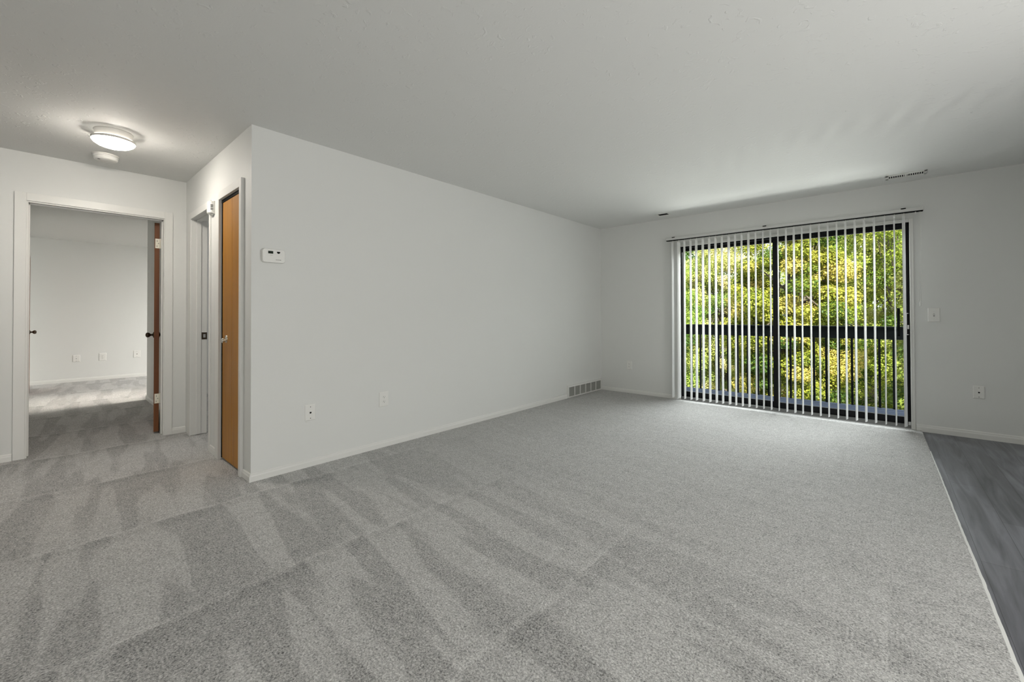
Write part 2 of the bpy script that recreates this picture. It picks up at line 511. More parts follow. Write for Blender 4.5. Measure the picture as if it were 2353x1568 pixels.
# ------------------------------------------------------------------ door casings and jambs
def casing_x(name, y0, y1, top, xw, nx, w=0.063, t=0.012, depth=T, reveal=0.010):
    """doorway in a wall whose plane is x = xw, facing nx"""
    b = MB()
    xa, xb_ = sorted((xw, xw + nx * t))
    b.box(xa, xb_, y0 - reveal - w, y0 - reveal, 0, top + reveal + w)
    b.box(xa, xb_, y1 + 0.004, y1 + 0.004 + w, 0, top + reveal + w)
    b.box(xa, xb_, y0 - reveal, y1 + 0.004, top + reveal, top + reveal + w)
    o = struct(b.build(name, M['trim'], bevel=0.002))
    # jamb lining with its stop
    j = MB()
    xi, xo = sorted((xw + nx * 0.001, xw - nx * depth))
    j.box(xi, xo, y0 - 0.018, y0 + 0.001, 0.004, top); j.box(xi, xo, y1 - 0.001, y1 + 0.018, 0.004, top); j.box(xi, xo, y0 - 0.018, y1 + 0.018, top - 0.001, top + 0.018)
    xs0, xs1 = sorted((xw - nx * 0.045, xw - nx * 0.080))
    j.box(xs0, xs1, y0, y0 + 0.010, 0.006, top); j.box(xs0, xs1, y1 - 0.010, y1, 0.006, top); j.box(xs0, xs1, y0, y1, top - 0.010, top)
    jo = j.build('jamb', M['trim'], parent=o, bevel=0.0015)
    return o, jo
cas, jb = casing_x('trim_2', BY0, BY1, BTOP, XB, 1)

def casing_y(name, x0, x1, top, w0, w1, t=0.010, stop=True):
    b = MB()
    b.box(x0 - w0, x0, YH - t, YH, 0, top + 0.060)
    b.box(x1, x1 + w1, YH - t, YH, 0, top + 0.060)
    b.box(x0, x1, YH - t, YH, top, top + 0.060)
    o = struct(b.build(name, M['trim'], bevel=0.002))
    j = MB()
    ya, yb = YH - 0.004, YH + T
    j.box(x0 - 0.018, x0 + 0.001, ya, yb, 0.004, top); j.box(x1 - 0.001, x1 + 0.018, ya, yb, 0.004, top); j.box(x0 - 0.018, x1 + 0.018, ya, yb, top - 0.001, top + 0.018)
    if stop:
        j.box(x0, x0 + 0.011, YH + 0.040, YH + 0.075, 0.012, top); j.box(x1 - 0.011, x1, YH + 0.040, YH + 0.075, 0.012, top); j.box(x0, x1, YH + 0.040, YH + 0.075, top - 0.011, top)
    j.build('jamb', M['trim'], parent=o, bevel=0.0015)
    return o
hall_cas = casing_y('trim_3', -4.900, -4.262, 2.043, 0.085, 0.042)
closet_cas = casing_y('trim_4', -3.925, -3.425, 2.046, 0.085, 0.045, 0.022, stop=False)
# strike plate on the far jamb of the hall doorway
b = MB()
b.box(-4.899, -4.897, 1.052, 1.094, 0.905, 0.972, 0); b.box(-4.898, -4.8955, 1.064, 1.082, 0.922, 0.955, 1)
b.box(-4.897, -4.8945, 1.066, 1.074, 0.944, 0.952, 1)
b.build('strike_plate', [M['bronze'], M['alu']], parent=hall_cas)

# ------------------------------------------------------------------ bifold closet door
bf = struct(thing('door_1', 'orange-brown birch bifold closet door with a round bright knob', 'door', (-3.675, YH + 0.018, 0)))
bf_x0, bf_x1 = -3.902, -3.428
mid = (bf_x0 + bf_x1) / 2
for i, (xa, xb_) in enumerate(((bf_x0, mid - 0.0015), (mid + 0.0015, bf_x1))):
    b = MB(); b.box(xa, xb_, YH + 0.002, YH + 0.032, 0.018, 2.020)
    b.build('panel', M['bifold_wood'], parent=bf, origin=(-3.675, YH + 0.018, 0), bevel=0.0015)
b = MB()
b.box(-3.924, -3.426, YH - 0.002, YH + 0.034, 2.021, 2.0455); b.box(-3.924, -3.904, YH + 0.000, YH + 0.034, 0.015, 2.021)
b.build('track_gap_shade', M['dark'], parent=bf, origin=(-3.675, YH + 0.018, 0))  # top track, with the shade of the head and side gaps painted black
b = MB()
b.lathe([(0.030, YH + 0.002), (0.030, YH - 0.001), (0.026, YH - 0.004), (0.010, YH - 0.006), (0.001, YH - 0.006)], 'y', (-3.795, 0, 0.951), 28)
b.lathe([(0.008, YH - 0.004), (0.008, YH - 0.012), (0.015, YH - 0.016), (0.019, YH - 0.021), (0.019, YH - 0.026), (0.014, YH - 0.031), (0.001, YH - 0.033)], 'y', (-3.795, 0, 0.940), 28)
b.build('knob', M['chrome'], parent=bf, origin=(-3.675, YH + 0.018, 0))
# closet behind the door is dark
b = MB(); b.box(CX0 - 0.1, CX1 + 0.10, YH + T, YH + T + 0.02, 0, 2.2); struct(b.build('wall_closet', M['wall']))

# ------------------------------------------------------------------ bedroom door, standing open
hx, hy = -5.250, 0.797
ang = math.radians(8.2)      # past square to the wall
d2 = struct(thing('door_2', 'red-brown wooden bedroom door standing open, seen edge-on', 'door', (hx, hy, 0), 0.0))
# local frame: slab runs along -x from the hinge edge, thickness towards -y
d2.rotation_euler = (0, 0, -ang)
b = MB(); b.box(-0.81, 0.0, -0.046, -0.008, 0.018, 2.030)
b.build('slab', M['door_wood'], parent=d2, bevel=0.002)
for z in (1.785, 0.290):
    b = MB()
    b.box(0.0, 0.003, -0.040, -0.004, z, z + 0.092, 0)
    b.lathe([(0.006, z - 0.002), (0.006, z + 0.094)], 'z', (0.004, -0.001, 0), 12, 0)
    for dz, dy in ((0.070, -0.026), (0.046, -0.016), (0.020, -0.027)):
        b.lathe([(0.0038, 0.0030), (0.0038, 0.0042)], 'x', (0, dy, z + dz), 10, 1)
    b.build('hinge', [M['hinge'], M['grey_slot']], parent=d2, bevel=0.0008)
def knob_profile(s, y0):
    """s = +1/-1 side; egg shaped knob on a rose"""
    P = [(0.033, 0.0), (0.033, 0.004), (0.026, 0.009), (0.013, 0.013), (0.011, 0.026), (0.014, 0.031), (0.022, 0.038), (0.027, 0.048), (0.0265, 0.057), (0.021, 0.066), (0.012, 0.0705), (0.001, 0.072)]
    return [(r, y0 + s * h) for r, h in P]
b = MB(); b.lathe(knob_profile(-1, -0.046), 'y', (-0.745, 0, 0.925), 28)
b.build('knob', M['bronze'], parent=d2)
b = MB(); b.lathe(knob_profile(1, -0.008), 'y', (-0.745, 0, 0.925), 28)
b.build('knob', M['bronze'], parent=d2)

# closed door on the bedroom's left wall; only its knob reaches into view
d3 = struct(thing('door_3', 'closed wooden door on the left wall inside the bedroom', 'door', (-9.55, -0.100, 0)))
b = MB(); b.box(-0.40, 0.40, 0.0, 0.038, 0.01, 2.04)
b.build('slab', M['door_wood'], parent=d3, bevel=0.002)
b = MB(); b.lathe(knob_profile(1, 0.037), 'y', (0.34, 0, 0.905), 28)
b.build('knob', M['bronze'], parent=d3)

# ------------------------------------------------------------------ patio sliding door
d4 = struct(thing('door_4', 'black framed sliding glass patio door with two panes', 'door', ((DX0 + DX1) / 2, YP, 0)))
O4 = ((DX0 + DX1) / 2, YP, 0)
ya, yb = YP + 0.022, YP + 0.118
b = MB()
b.box(DX0, DX0 + 0.012, ya, yb, 0.0, DTOP); b.box(DX1 - 0.012, DX1, ya, yb, 0.0, DTOP)
b.box(DX0, DX1, ya, yb, DTOP - 0.018, DTOP); b.box(DX0, DX1, ya + 0.02, yb, 0.0, 0.035)
b.build('frame', M['black_frame'], parent=d4, origin=O4)
b = MB(); b.box(DX0, DX1, YP - 0.002, YP + 0.055, 0.0, 0.036); b.box(DX0, DX1, YP + 0.010, YP + 0.014, 0.036, 0.041)
b.build('sill_track', mat('shaded_sill_metal', (0.16, 0.16, 0.155), 0.6), parent=d4, origin=O4)  # metal colour darkened to hold the shade lying on the sill
def panel(name, x0, x1, y0, y1, sl, sr):
    b = MB(); zt, zb = DTOP - 0.016, 0.034
    b.box(x0, x0 + sl, y0, y1, zb, zt); b.box(x1 - sr, x1, y0, y1, zb, zt)
    b.box(x0 + sl, x1 - sr, y0, y1, zt - 0.040, zt); b.box(x0 + sl, x1 - sr, y0, y1, zb, 0.105)
    p = b.build(name, M['black_frame'], parent=d4, origin=O4, bevel=0.0015)
    g = MB(); yc = (y0 + y1) / 2
    g.box(x0 + sl - 0.004, x1 - sr + 0.004, yc - 0.003, yc + 0.003, 0.100, zt - 0.036)
    g.build('pane', M['glass'], parent=p, origin=(0, 0, 0))
    return p
pf = panel('fixed_panel', DX0 + 0.010, -0.930, YP + 0.074, YP + 0.104, 0.007, 0.048)
ps = panel('sliding_panel', -0.978, DX1 - 0.010, YP + 0.036, YP + 0.066, 0.048, 0.034)
# the panes are placed in the panels' own frame
for p in (pf, ps):
    for c in p.children: c.location = (-O4[0], -O4[1], -O4[2])
b = MB()
hx0, hx1 = 0.159, 0.188
b.box(hx0, hx1, YP + 0.026, YP + 0.036, 0.925, 1.135, 0)
b.box(hx0 + 0.003, hx0 + 0.009, YP - 0.006, YP + 0.026, 0.94, 0.952, 1); b.box(hx0 + 0.003, hx0 + 0.009, YP - 0.006, YP + 0.026, 1.112, 1.124, 1)
b.box(hx0 + 0.002, hx0 + 0.010, YP - 0.012, YP - 0.004, 0.935, 1.129, 1)
b.box(hx0 + 0.014, hx0 + 0.027, YP + 0.016, YP + 0.027, 0.98, 1.02, 1)
b.box(hx0 - 0.002, hx1 + 0.001, YP + 0.022, YP + 0.027, 0.921, 0.929, 1); b.box(hx0 - 0.002, hx1 + 0.001, YP + 0.022, YP + 0.027, 1.131, 1.139, 1)
hd = b.build('handle', [M['black_frame'], M['alu']], parent=d4, origin=O4, bevel=0.001)
b = MB(); b.box(0.098, 0.122, YP + 0.10, YP + 0.13, 0.90, 1.19)
b.build('outer_pull', M['rail_paint'], parent=d4, origin=O4, bevel=0.004)
b = MB(); b.box(0.172, 0.190, YP - 0.012, YP + 0.012, 0.036, 0.066)
b.build('bottom_stop', M['alu'], parent=d4, origin=O4, bevel=0.001)
# white inside trim round the patio door
b = MB()
w = 0.030
for (x0, x1, z0, z1) in ((DX0 - w, DX0, 0, DTOP + w), (DX1, DX1 + w, 0, DTOP + w), (DX0, DX1, DTOP, DTOP + w)):
    b.box(x0, x1, YP - 0.010, YP, z0, z1)
b.box(DX0 - 0.010, DX0, YP - 0.014, YP + 0.02, 0, DTOP + 0.01); b.box(DX1, DX1 + 0.010, YP - 0.014, YP + 0.02, 0, DTOP + 0.01); b.box(DX0, DX1, YP - 0.014, YP + 0.02, DTOP, DTOP + 0.010)
struct(b.build('trim_5', M['trim'], bevel=0.0015))

# ------------------------------------------------------------------ vertical blind
VY = 5.612
vb = thing('vertical_blind', 'white vertical blind with open vanes hanging across the patio door', 'blind', (-0.93, VY, 2.13))
OV = (-0.93, VY, 2.13)
b = MB()
b.box(-2.185, 0.292, VY - 0.024, VY + 0.024, 2.122, 2.152, 0)
b.box(-2.180, 0.288, VY - 0.021, VY + 0.021, 2.114, 2.1225, 1)
b.build('headrail', [mat('headrail_enamel', (0.62, 0.62, 0.60), 0.5), M['dark']], parent=vb, origin=OV, bevel=0.001)
for x in (-2.085, -1.03, 0.150):
    b = MB()
    b.box(x - 0.02, x + 0.02, VY - 0.018, YP, 2.152, 2.156, 0); b.box(x - 0.02, x + 0.02, YP - 0.003, YP, 2.10, 2.156, 0)
    b.box(x - 0.018, x + 0.018, VY - 0.026, VY - 0.018, 2.150, 2.160, 1)
    b.build('bracket', [M['plastic_edge'], M['dark']], parent=vb, origin=OV)
VX = [-2.102, -2.024, -1.949, -1.872, -1.8, -1.72, -1.643, -1.568, -1.495, -1.417, -1.346, -1.275, -1.201, -1.127, -1.051, -0.975, -0.9, -0.822, -0.748, -0.673, -0.595, -0.519, -0.443, -0.367, -0.294, -0.217, -0.142, -0.066, 0.013, 0.085, 0.155]
VW = [6, 8, 4.7, 5, 5.7, 5.7, 5.5, 5.5, 5, 6, 4.5, 4.5, 5.5, 4, 3.5, 3.7, 2.5, 4, 5, 3.5, 4, 4, 3.2, 3.4, 4.5, 5.4, 5.4, 5, 2.8, 3, 7.5]
def vane_mesh():
    b = MB()
    n = 8; w = 0.089; L0, L1 = -2.083, -0.030
    front = []
    for k in range(n + 1):
        s = (k / n - 0.5)
        front.append((0.006 * (4 * s * s - 1) * -1 - 0.004, s * w))
    pts = []
    zs = [L0, -1.0, L1 - 0.10, L1]
    for z in zs:
        wf = 1.0 if z < L1 - 0.01 else 0.95
        for (x, y) in front: pts.append((x, y * wf, z))
        for (x, y) in front: pts.append((x + 0.0009, y * wf, z))
    r = 2 * (n + 1)
    fs = []
    for j in range(len(zs) - 1):
        for k in range(n):
            a = j * r + k; fs.append((a, a + 1, a + 1 + r, a + r))
            a = j * r + (n + 1) + k; fs.append((a + 1, a, a + r, a + 1 + r))
        a = j * r; fs.append((a, a + r, a + r + n + 1, a + n + 1))
        a = j * r + n; fs.append((a + r, a, a + n + 1, a + r + n + 1))
    b.poly(pts, fs, 0, True)
    # carrier stem and clip at the top
    b.box(-0.004, 0.004, -0.008, 0.008, L1 - 0.012, L1 + 0.014, 1)
    b.box(-0.0015, 0.0015, -0.004, 0.004, L1 + 0.014, 0.0, 1)
    return b
v0 = vane_mesh().build('vane', [M['vane'], M['plastic']], parent=vb)
for i, (x, px) in enumerate(zip(VX, VW)):
    o = v0 if i == 0 else v0.copy()
    if i: col.objects.link(o)
    x = x * (VY / 5.624)
    phi = math.atan2(-x, VY)
    th = math.radians(41.5) - phi           # angle from the optical axis
    dist = math.hypot(x, VY)
    wm = px / (966.8 / math.cos(th) ** 2) * dist
    rel = math.asin(min(0.95, wm / 0.089))
    o.parent = vb
    o.location = (x - OV[0], 0, 2.122 - OV[2] - 0.004)
    o.rotation_euler = (random.uniform(-0.0012, 0.0012), random.uniform(-0.0015, 0.0015), phi - rel)
# stacked spare carriers, control cord and chain at the right end
b = MB()
b.tube([(0.262, VY - 0.012, 2.115), (0.2615, VY - 0.012, 1.7), (0.258, VY - 0.012, 1.245)], 0.0011, 6)
b.tube([(0.272, VY - 0.004, 2.115), (0.270, VY - 0.004, 1.7), (0.268, VY - 0.004, 1.25)], 0.0011, 6)
b.lathe([(0.002, 1.20), (0.005, 1.205), (0.0055, 1.235), (0.002, 1.25)], 'z', (0.262, VY - 0.008, 0), 10)
b.build('cord', M['plastic'], parent=vb, origin=OV)
b = MB(); b.box(0.232, 0.240, VY - 0.010, VY + 0.010, 2.095, 2.118)
b.build('carrier', M['plastic'], parent=vb, origin=OV)

# ------------------------------------------------------------------ wall plates
def plate(name, label, cat, loc, rz, w, h, style, group=None):
    """local frame: +x along the wall, -y out of the wall"""
    t = thing(name, label, cat, loc, rz, group)
    b = MB()
    hw, hh = w / 2, h / 2
    b.poly([(-hw, 0, -hh), (hw, 0, -hh), (hw, 0, hh), (-hw, 0, hh), (-hw, -0.003, -hh), (hw, -0.003, -hh), (hw, -0.003, hh), (-hw, -0.003, hh),
            (-hw + 0.005, -0.0065, -hh + 0.005), (hw - 0.005, -0.0065, -hh + 0.005), (hw - 0.005, -0.0065, hh - 0.005), (-hw + 0.005, -0.0065, hh - 0.005)],
           [(0, 1, 5, 4), (1, 2, 6, 5), (2, 3, 7, 6), (3, 0, 4, 7), (4, 5, 9, 8), (5, 6, 10, 9), (6, 7, 11, 10), (7, 4, 8, 11), (8, 9, 10, 11), (3, 2, 1, 0)])
    b.build('cover_plate', M['plastic'], parent=t)
    if style == 'duplex':
        for s in (1, -1):
            b = MB(); cz = s * 0.0195
            n = 20; pts = []
            for y in (-0.006, -0.0095):
                for k in range(n):
                    a = 2 * PI * k / n
                    pts.append((0.0165 * math.cos(a), y, cz + max(-0.0125, min(0.0125, 0.0165 * math.sin(a)))))
            b.poly(pts, [(k, (k + 1) % n, n + (k + 1) % n, n + k) for k in range(n)] + [tuple(range(n, 2 * n))], 0)
            b.box(-0.0080, -0.0055, -0.0100, -0.0093, cz - 0.001, cz + 0.0075, 1); b.box(0.0050, 0.0072, -0.0100, -0.0093, cz + 0.000, cz + 0.0070, 1)
            b.lathe([(0.0028, -0.0093), (0.0028, -0.0100)], 'y', (0, 0, cz - 0.0068), 12, 1)
            b.build('receptacle', [M['plastic'], M['grey_slot']], parent=t)
        b = MB(); b.lathe([(0.003, -0.006), (0.003, -0.0078), (0.001, -0.0082)], 'y', (0, 0, 0), 12); b.build('screw', M['plastic_edge'], parent=t)
    elif style == 'phone':
        b = MB(); b.box(-0.0095, 0.0095, -0.0080, -0.006, -0.0105, 0.0105, 0); b.box(-0.0062, 0.0062, -0.0086, -0.0078, -0.0050, 0.0055, 1); b.box(-0.003, 0.003, -0.0086, -0.0078, -0.0075, -0.0048, 1)
        b.build('jack', [M['plastic'], M['dark']], parent=t)
        for s in (1, -1):
            b = MB(); b.lathe([(0.0032, -0.006), (0.0032, -0.0078), (0.001, -0.0082)], 'y', (0, 0, s * h * 0.36), 12); b.build('screw', M['grey_slot'], parent=t)
    elif style == 'coax':
        b = MB(); b.lathe([(0.0075, -0.006), (0.0075, -0.009), (0.0048, -0.009), (0.0048, -0.017), (0.001, -0.017)], 'y', (0, 0, 0), 16)
        b.build('connector', M['alu'], parent=t)
        for s in (1, -1):
            b = MB(); b.lathe([(0.0032, -0.006), (0.0032, -0.0078), (0.001, -0.0082)], 'y', (0, 0, s * h * 0.36), 12); b.build('screw', M['grey_slot'], parent=t)
    elif style == 'switch':
        b = MB(); b.box(-0.0052, 0.0052, -0.0074, -0.006, -0.0125, 0.0125, 1)
        b.poly([(-0.004, -0.006, -0.008), (0.004, -0.006, -0.008), (0.004, -0.006, 0.006), (-0.004, -0.006, 0.006), (-0.0035, -0.017, 0.004), (0.0035, -0.017, 0.004), (0.0035, -0.015, 0.010), (-0.0035, -0.015, 0.010)],
               [(0, 1, 5, 4), (1, 2, 6, 5), (2, 3, 7, 6), (3, 0, 4, 7), (4, 5, 6, 7)], 0)
        b.build('toggle', [M['plastic'], M['grey_slot']], parent=t)
        for s in (1, -1):
            b = MB(); b.lathe([(0.003, -0.006), (0.003, -0.0078), (0.001, -0.0082)], 'y', (0, 0, s * 0.030), 12); b.build('screw', M['plastic_edge'], parent=t)
    return t
R90 = PI / 2
plate('phone_jack', 'phone jack plate low on the long wall near the hall corner', 'phone jack', (XL, 1.366, 0.402), R90, 0.080, 0.118, 'phone')
plate('wall_outlet', 'white duplex outlet low on the long wall, right of the phone jack', 'outlet', (XL, 1.986, 0.409), R90, 0.090, 0.125, 'duplex')
plate('wall_outlet', 'white duplex outlet on the patio wall between corner and blind', 'outlet', (-2.771, YP, 0.399), 0, 0.078, 0.125, 'duplex')
plate('light_switch', 'white toggle light switch on the wall right of the patio door', 'switch', (0.359, YP, 1.119), 0, 0.084, 0.135, 'switch')
plate('phone_jack', 'phone jack plate on the patio wall above the grey vinyl floor', 'phone jack', (0.643, YP, 0.411), 0, 0.074, 0.115, 'phone')
plate('cable_jack', 'leftmost of three small plates on the bedroom back wall', 'cable jack', (-10.5, 0.468, 0.400), R90, 0.088, 0.118, 'coax')
plate('wall_outlet', 'duplex outlet, middle of three plates on bedroom back wall', 'outlet', (-10.5, 0.795, 0.406), R90, 0.095, 0.135, 'duplex')
plate('phone_jack', 'rightmost of three small plates on the bedroom back wall', 'phone jack', (-10.5, 1.257, 0.425), R90, 0.100, 0.130, 'phone')
# wall plug under the phone jack
b = MB(); b.lathe([(0.0055, XL), (0.0055, XL + 0.003), (0.003, XL + 0.003), (0.0025, XL + 0.001)], 'x', (0, 1.340, 0.334), 16)
o = b.build('wall_anchor', M['plastic'], origin=(XL, 1.340, 0.334)); o['label'] = 'tiny round plastic anchor under the phone jack on long wall'; o['category'] = 'wall anchor'

# ------------------------------------------------------------------ thermostat
th = thing('thermostat', 'white rounded thermostat with a dark display on the long wall', 'thermostat', (XL, 1.104, 1.549), R90)
b = MB()
def rounded(b, w, h, r, y0, y1, mi=0, taper=0.0, cx=0.0, cz=0.0):
    ring = []
    for (sx, sz, a0) in ((1, 1, 0), (-1, 1, 90), (-1, -1, 180), (1, -1, 270)):
        for k in range(7):
            a = math.radians(a0 + 15 * k)
            ring.append((sx * (w / 2 - r) + r * math.cos(a), sz * (h / 2 - r) + r * math.sin(a)))
    n = len(ring); pts = [(cx + x, y0, cz + z) for x, z in ring] + [(cx + x, y0 + (y1 - y0) * 0.75, cz + z) for x, z in ring] + [(cx + x * (1 - taper), y1, cz + z * (1 - taper)) for x, z in ring]
    fs = []
    for j in range(2):
        fs += [(j * n + k, j * n + (k + 1) % n, (j + 1) * n + (k + 1) % n, (j + 1) * n + k) for k in range(n)]
    fs.append(tuple(range(2 * n, 3 * n)))
    b.poly(pts, fs, mi, False)
rounded(b, 0.150, 0.096, 0.018, 0.0, -0.030, 0, 0.05)
thh = b.build('housing', M['plastic'], parent=th)
b = MB(); b.box(-0.038, -0.006, -0.0312, -0.029, 0.014, 0.032, 0); b.build('display', M['screen'], parent=thh)
b = MB(); b.poly([(0.018, -0.0312, 0.031), (0.040, -0.0312, 0.031), (0.038, -0.0312, 0.022), (0.032, -0.0312, 0.017), (0.024, -0.0312, 0.017), (0.019, -0.0312, 0.023), (0.018, -0.029, 0.031), (0.040, -0.029, 0.031), (0.032, -0.029, 0.017), (0.024, -0.029, 0.017)], [(0, 1, 2, 3, 4, 5), (0, 6, 7, 1), (3, 8, 9, 4)], 0)
b.build('badge', M['dark'], parent=thh)
b = MB(); b.box(-0.026, -0.018, -0.0335, -0.029, 0.000, 0.006, 0); b.box(-0.016, -0.008, -0.0335, -0.029, 0.000, 0.006, 0); b.build('buttons', M['plastic_edge'], parent=thh)
b = MB()
for x in (0.012, 0.020, 0.028, 0.035, 0.041): b.box(x, x + 0.004, -0.0310, -0.029, -0.030, -0.024, 0)
b.build('print', M['print'], parent=thh)

# ------------------------------------------------------------------ carbon monoxide alarm beside the doorhead
co = thing('wall_alarm', 'small white slotted alarm on the wall above the hall doorway corner', 'alarm', (-4.165, YH, 2.02), 0)
b = MB()
n = 18; pts = []; prof = [(0.062, 0.034, 0.0), (0.062, 0.050, 0.10), (0.050, 0.052, 0.16)]
ring = []
for k in range(n + 1):
    a = PI * k / n
    ring.append((-0.046 * math.cos(a), -0.008 - 0.036 * math.sin(a) ** 0.8))
full = [(-0.046, 0.0)] + ring + [(0.046, 0.0)]
m_ = len(full)
zs = [(-0.046, 0.92), (-0.042, 1.0), (0.050, 1.0), (0.055, 0.90)]
for z, s in zs:
    for (x, y) in full: pts.append((x * s, y * s, z))
fs = []
for j in range(len(zs) - 1):
    fs += [(j * m_ + k, j * m_ + k + 1, (j + 1) * m_ + k + 1, (j + 1) * m_ + k) for k in range(m_ - 1)]
fs += [tuple(range(m_))[::-1], tuple((len(zs) - 1) * m_ + k for k in range(m_))]
b.poly(pts, fs, 0)
coh = b.build('housing', M['plastic'], parent=co)
b = MB()
for z in (0.020, 0.012, 0.004, -0.010, -0.018):
    b.box(0.0375, 0.0470, -0.030, -0.010, z, z + 0.0035)
b.build('vent_slots', M['grey_slot'], parent=coh)
b = MB(); b.box(0.047, 0.052, -0.012, 0.0, -0.050, 0.055); b.box(-0.02, 0.02, -0.020, -0.002, -0.058, -0.046)
b.build('back_plate', M['plastic_edge'], parent=co)

# ------------------------------------------------------------------ hall ceiling light
LX, LY = -4.105, 0.360
cl = thing('ceiling_light', 'lit round white flush ceiling light in the hall', 'ceiling light', (LX, LY, H))
b = MB()
b.lathe([(0.104, 0.0), (0.106, -0.003), (0.102, -0.010), (0.099, -0.042), (0.094, -0.050), (0.040, -0.050), (0.001, -0.049)], 'z', (0, 0, 0), 56)
b.build('pan', M['lamp_pan'], parent=cl)
b = MB()
b.lathe([(0.1170, -0.068), (0.108, -0.082), (0.088, -0.096), (0.060, -0.106), (0.030, -0.111), (0.001, -0.112)], 'z', (0, 0, 0), 56)
b.build('glass_shade', M['lamp_glass'], parent=cl)
b = MB()
b.lathe([(0.094, -0.050), (0.112, -0.0505), (0.1195, -0.054), (0.1195, -0.062), (0.117, -0.0685), (0.05, -0.0685)], 'z', (0, 0, 0), 56)
b.build('shade_rim', M['lamp_pan'], parent=cl)
b = MB(); n = 56
b.poly([(r_ * math.cos(2 * PI * k / n), r_ * math.sin(2 * PI * k / n), -0.0495) for r_ in (0.1005, 0.1125) for k in range(n)], [(k, n + k, n + (k + 1) % n, (k + 1) % n) for k in range(n)])
b.build('glow_ring', mat('lit_glow_ring', (0.9, 0.9, 0.86), 0.3, emit=(1.0, 0.94, 0.85), estr=3.0), parent=cl)  # glowing ring added to brighten the ceiling close round the pan
# light escaping between the pan and the shade, at its three clips
for k, a in enumerate((math.radians(-86), math.radians(84), math.radians(0))):
    dx, dy = math.cos(a), math.sin(a)
    o = light('clip_gap_light', 'SPOT', (LX + dx * 0.118, LY + dy * 0.118, H - 0.036), (dx, dy, 0.05), 0.24, (1.0, 0.95, 0.87), spot_size=math.radians(95), spot_blend=1.0, shadow_soft_size=0.016)

# ------------------------------------------------------------------ smoke detector
sd = thing('smoke_detector', 'round white smoke detector on the hall ceiling behind the light', 'smoke detector', (-4.735, 0.369, H))
b = MB(); b.lathe([(0.082, 0.0), (0.082, -0.006), (0.076, -0.009), (0.076, -0.014)], 'z', (0, 0, 0), 48); b.build('mounting_ring', M['plastic_edge'], parent=sd)
b = MB(); b.lathe([(0.078, -0.010), (0.078, -0.018), (0.073, -0.020), (0.073, -0.024), (0.075, -0.026), (0.071, -0.040), (0.064, -0.045), (0.001, -0.046)], 'z', (0, 0, 0), 48); b.build('body', M['plastic'], parent=sd)
b = MB(); b.lathe([(0.008, -0.044), (0.008, -0.049), (0.001, -0.050)], 'z', (0.030, -0.042, 0), 16); b.build('test_button', M['grey_slot'], parent=sd)

# ------------------------------------------------------------------ return air grille on the long wall
gr = thing('return_air_grille', 'wide white louvred air grille at the foot of the long wall', 'air grille', (XL, 5.235, 0.0), R90)
W2, G0, G1 = 0.457, 0.004, 0.166
b = MB()
b.box(-W2, W2, -0.018, 0, G1 - 0.022, G1); b.box(-W2, W2, -0.018, 0, G0, G0 + 0.014); b.box(-W2, -W2 + 0.028, -0.018, 0, G0 + 0.014, G1 - 0.022); b.box(W2 - 0.028, W2, -0.018, 0, G0 + 0.014, G1 - 0.022)
b.build('frame', M['trim'], parent=gr)
iw = (2 * W2 - 0.056) / 6
for k in range(1, 6):
    x = -W2 + 0.028 + iw * k
    b = MB(); b.box(x - 0.006, x + 0.006, -0.017, -0.001, G0 + 0.012, G1 - 0.020); b.build('divider', M['trim'], parent=gr)
b = MB()
nl = 12
for k in range(nl):
    z = G0 + 0.018 + (G1 - G0 - 0.042) * k / (nl - 1)
    b.poly([(-W2 + 0.026, -0.013, z - 0.003), (W2 - 0.026, -0.013, z - 0.003), (W2 - 0.026, -0.003, z + 0.004), (-W2 + 0.026, -0.003, z + 0.004),
            (-W2 + 0.026, -0.013, z - 0.0018), (W2 - 0.026, -0.013, z - 0.0018), (W2 - 0.026, -0.003, z + 0.0052), (-W2 + 0.026, -0.003, z + 0.0052)],
           [(0, 1, 2, 3), (7, 6, 5, 4), (0, 4, 5, 1), (2, 6, 7, 3)], 0)
b.build('louvres', mat('louvre_enamel', (0.42, 0.42, 0.39), 0.5), parent=gr)
b = MB(); b.box(-W2 + 0.01, W2 - 0.01, -0.002, 0.0, G0 + 0.006, G1 - 0.010); b.build('backing', M['grille_back'], parent=gr)

# ------------------------------------------------------------------ ceiling registers
def register(label, cx, cy, w, d, nb, gap):
    t = thing('ceiling_register', label, 'ceiling vent', (cx, cy, H))
    b = MB()
    hw, hd = w / 2, d / 2
    b.box(-hw, hw, -hd, -hd + 0.030, -0.006, 0); b.box(-hw, hw, hd - 0.030, hd, -0.006, 0)
    b.box(-hw, -hw + 0.022, -hd, hd, -0.006, 0); b.box(hw - 0.022, hw, -hd, hd, -0.006, 0)
    b.build('frame', M['plastic'], parent=t, bevel=0.002)
    b = MB(); b.box(-hw + 0.02, hw - 0.02, -hd + 0.028, hd - 0.028, -0.0012, 0); b.build('opening', M['dark'], parent=t)
    b = MB(); p = (w - 0.044) / nb
    for k in range(nb + 1):
        x = -hw + 0.022 + p * k
        if gap and k == nb // 2: b.box(x - 0.008, x + 0.008, -hd + 0.028, hd - 0.028, -0.006, -0.001)
        else: b.box(x - p * 0.20, x + p * 0.20, -hd + 0.028, hd - 0.028, -0.0055, -0.001)
    b.build('fins', M['plastic'], parent=t)
    return t
register('white slatted ceiling register above the right end of the blind', 0.165, 5.415, 0.285, 0.140, 16, True)
rg = thing('ceiling_register', 'small dark ceiling vent above the left end of the blind', 'ceiling vent', (-2.145, 5.410, H))
b = MB()
for q in ((-0.080, 0.080, -0.065, -0.045), (-0.080, 0.080, 0.045, 0.065), (-0.080, -0.062, -0.045, 0.045), (0.062, 0.080, -0.045, 0.045)): b.box(*q, -0.004, 0)
b.build('frame', M['plastic'], parent=rg)
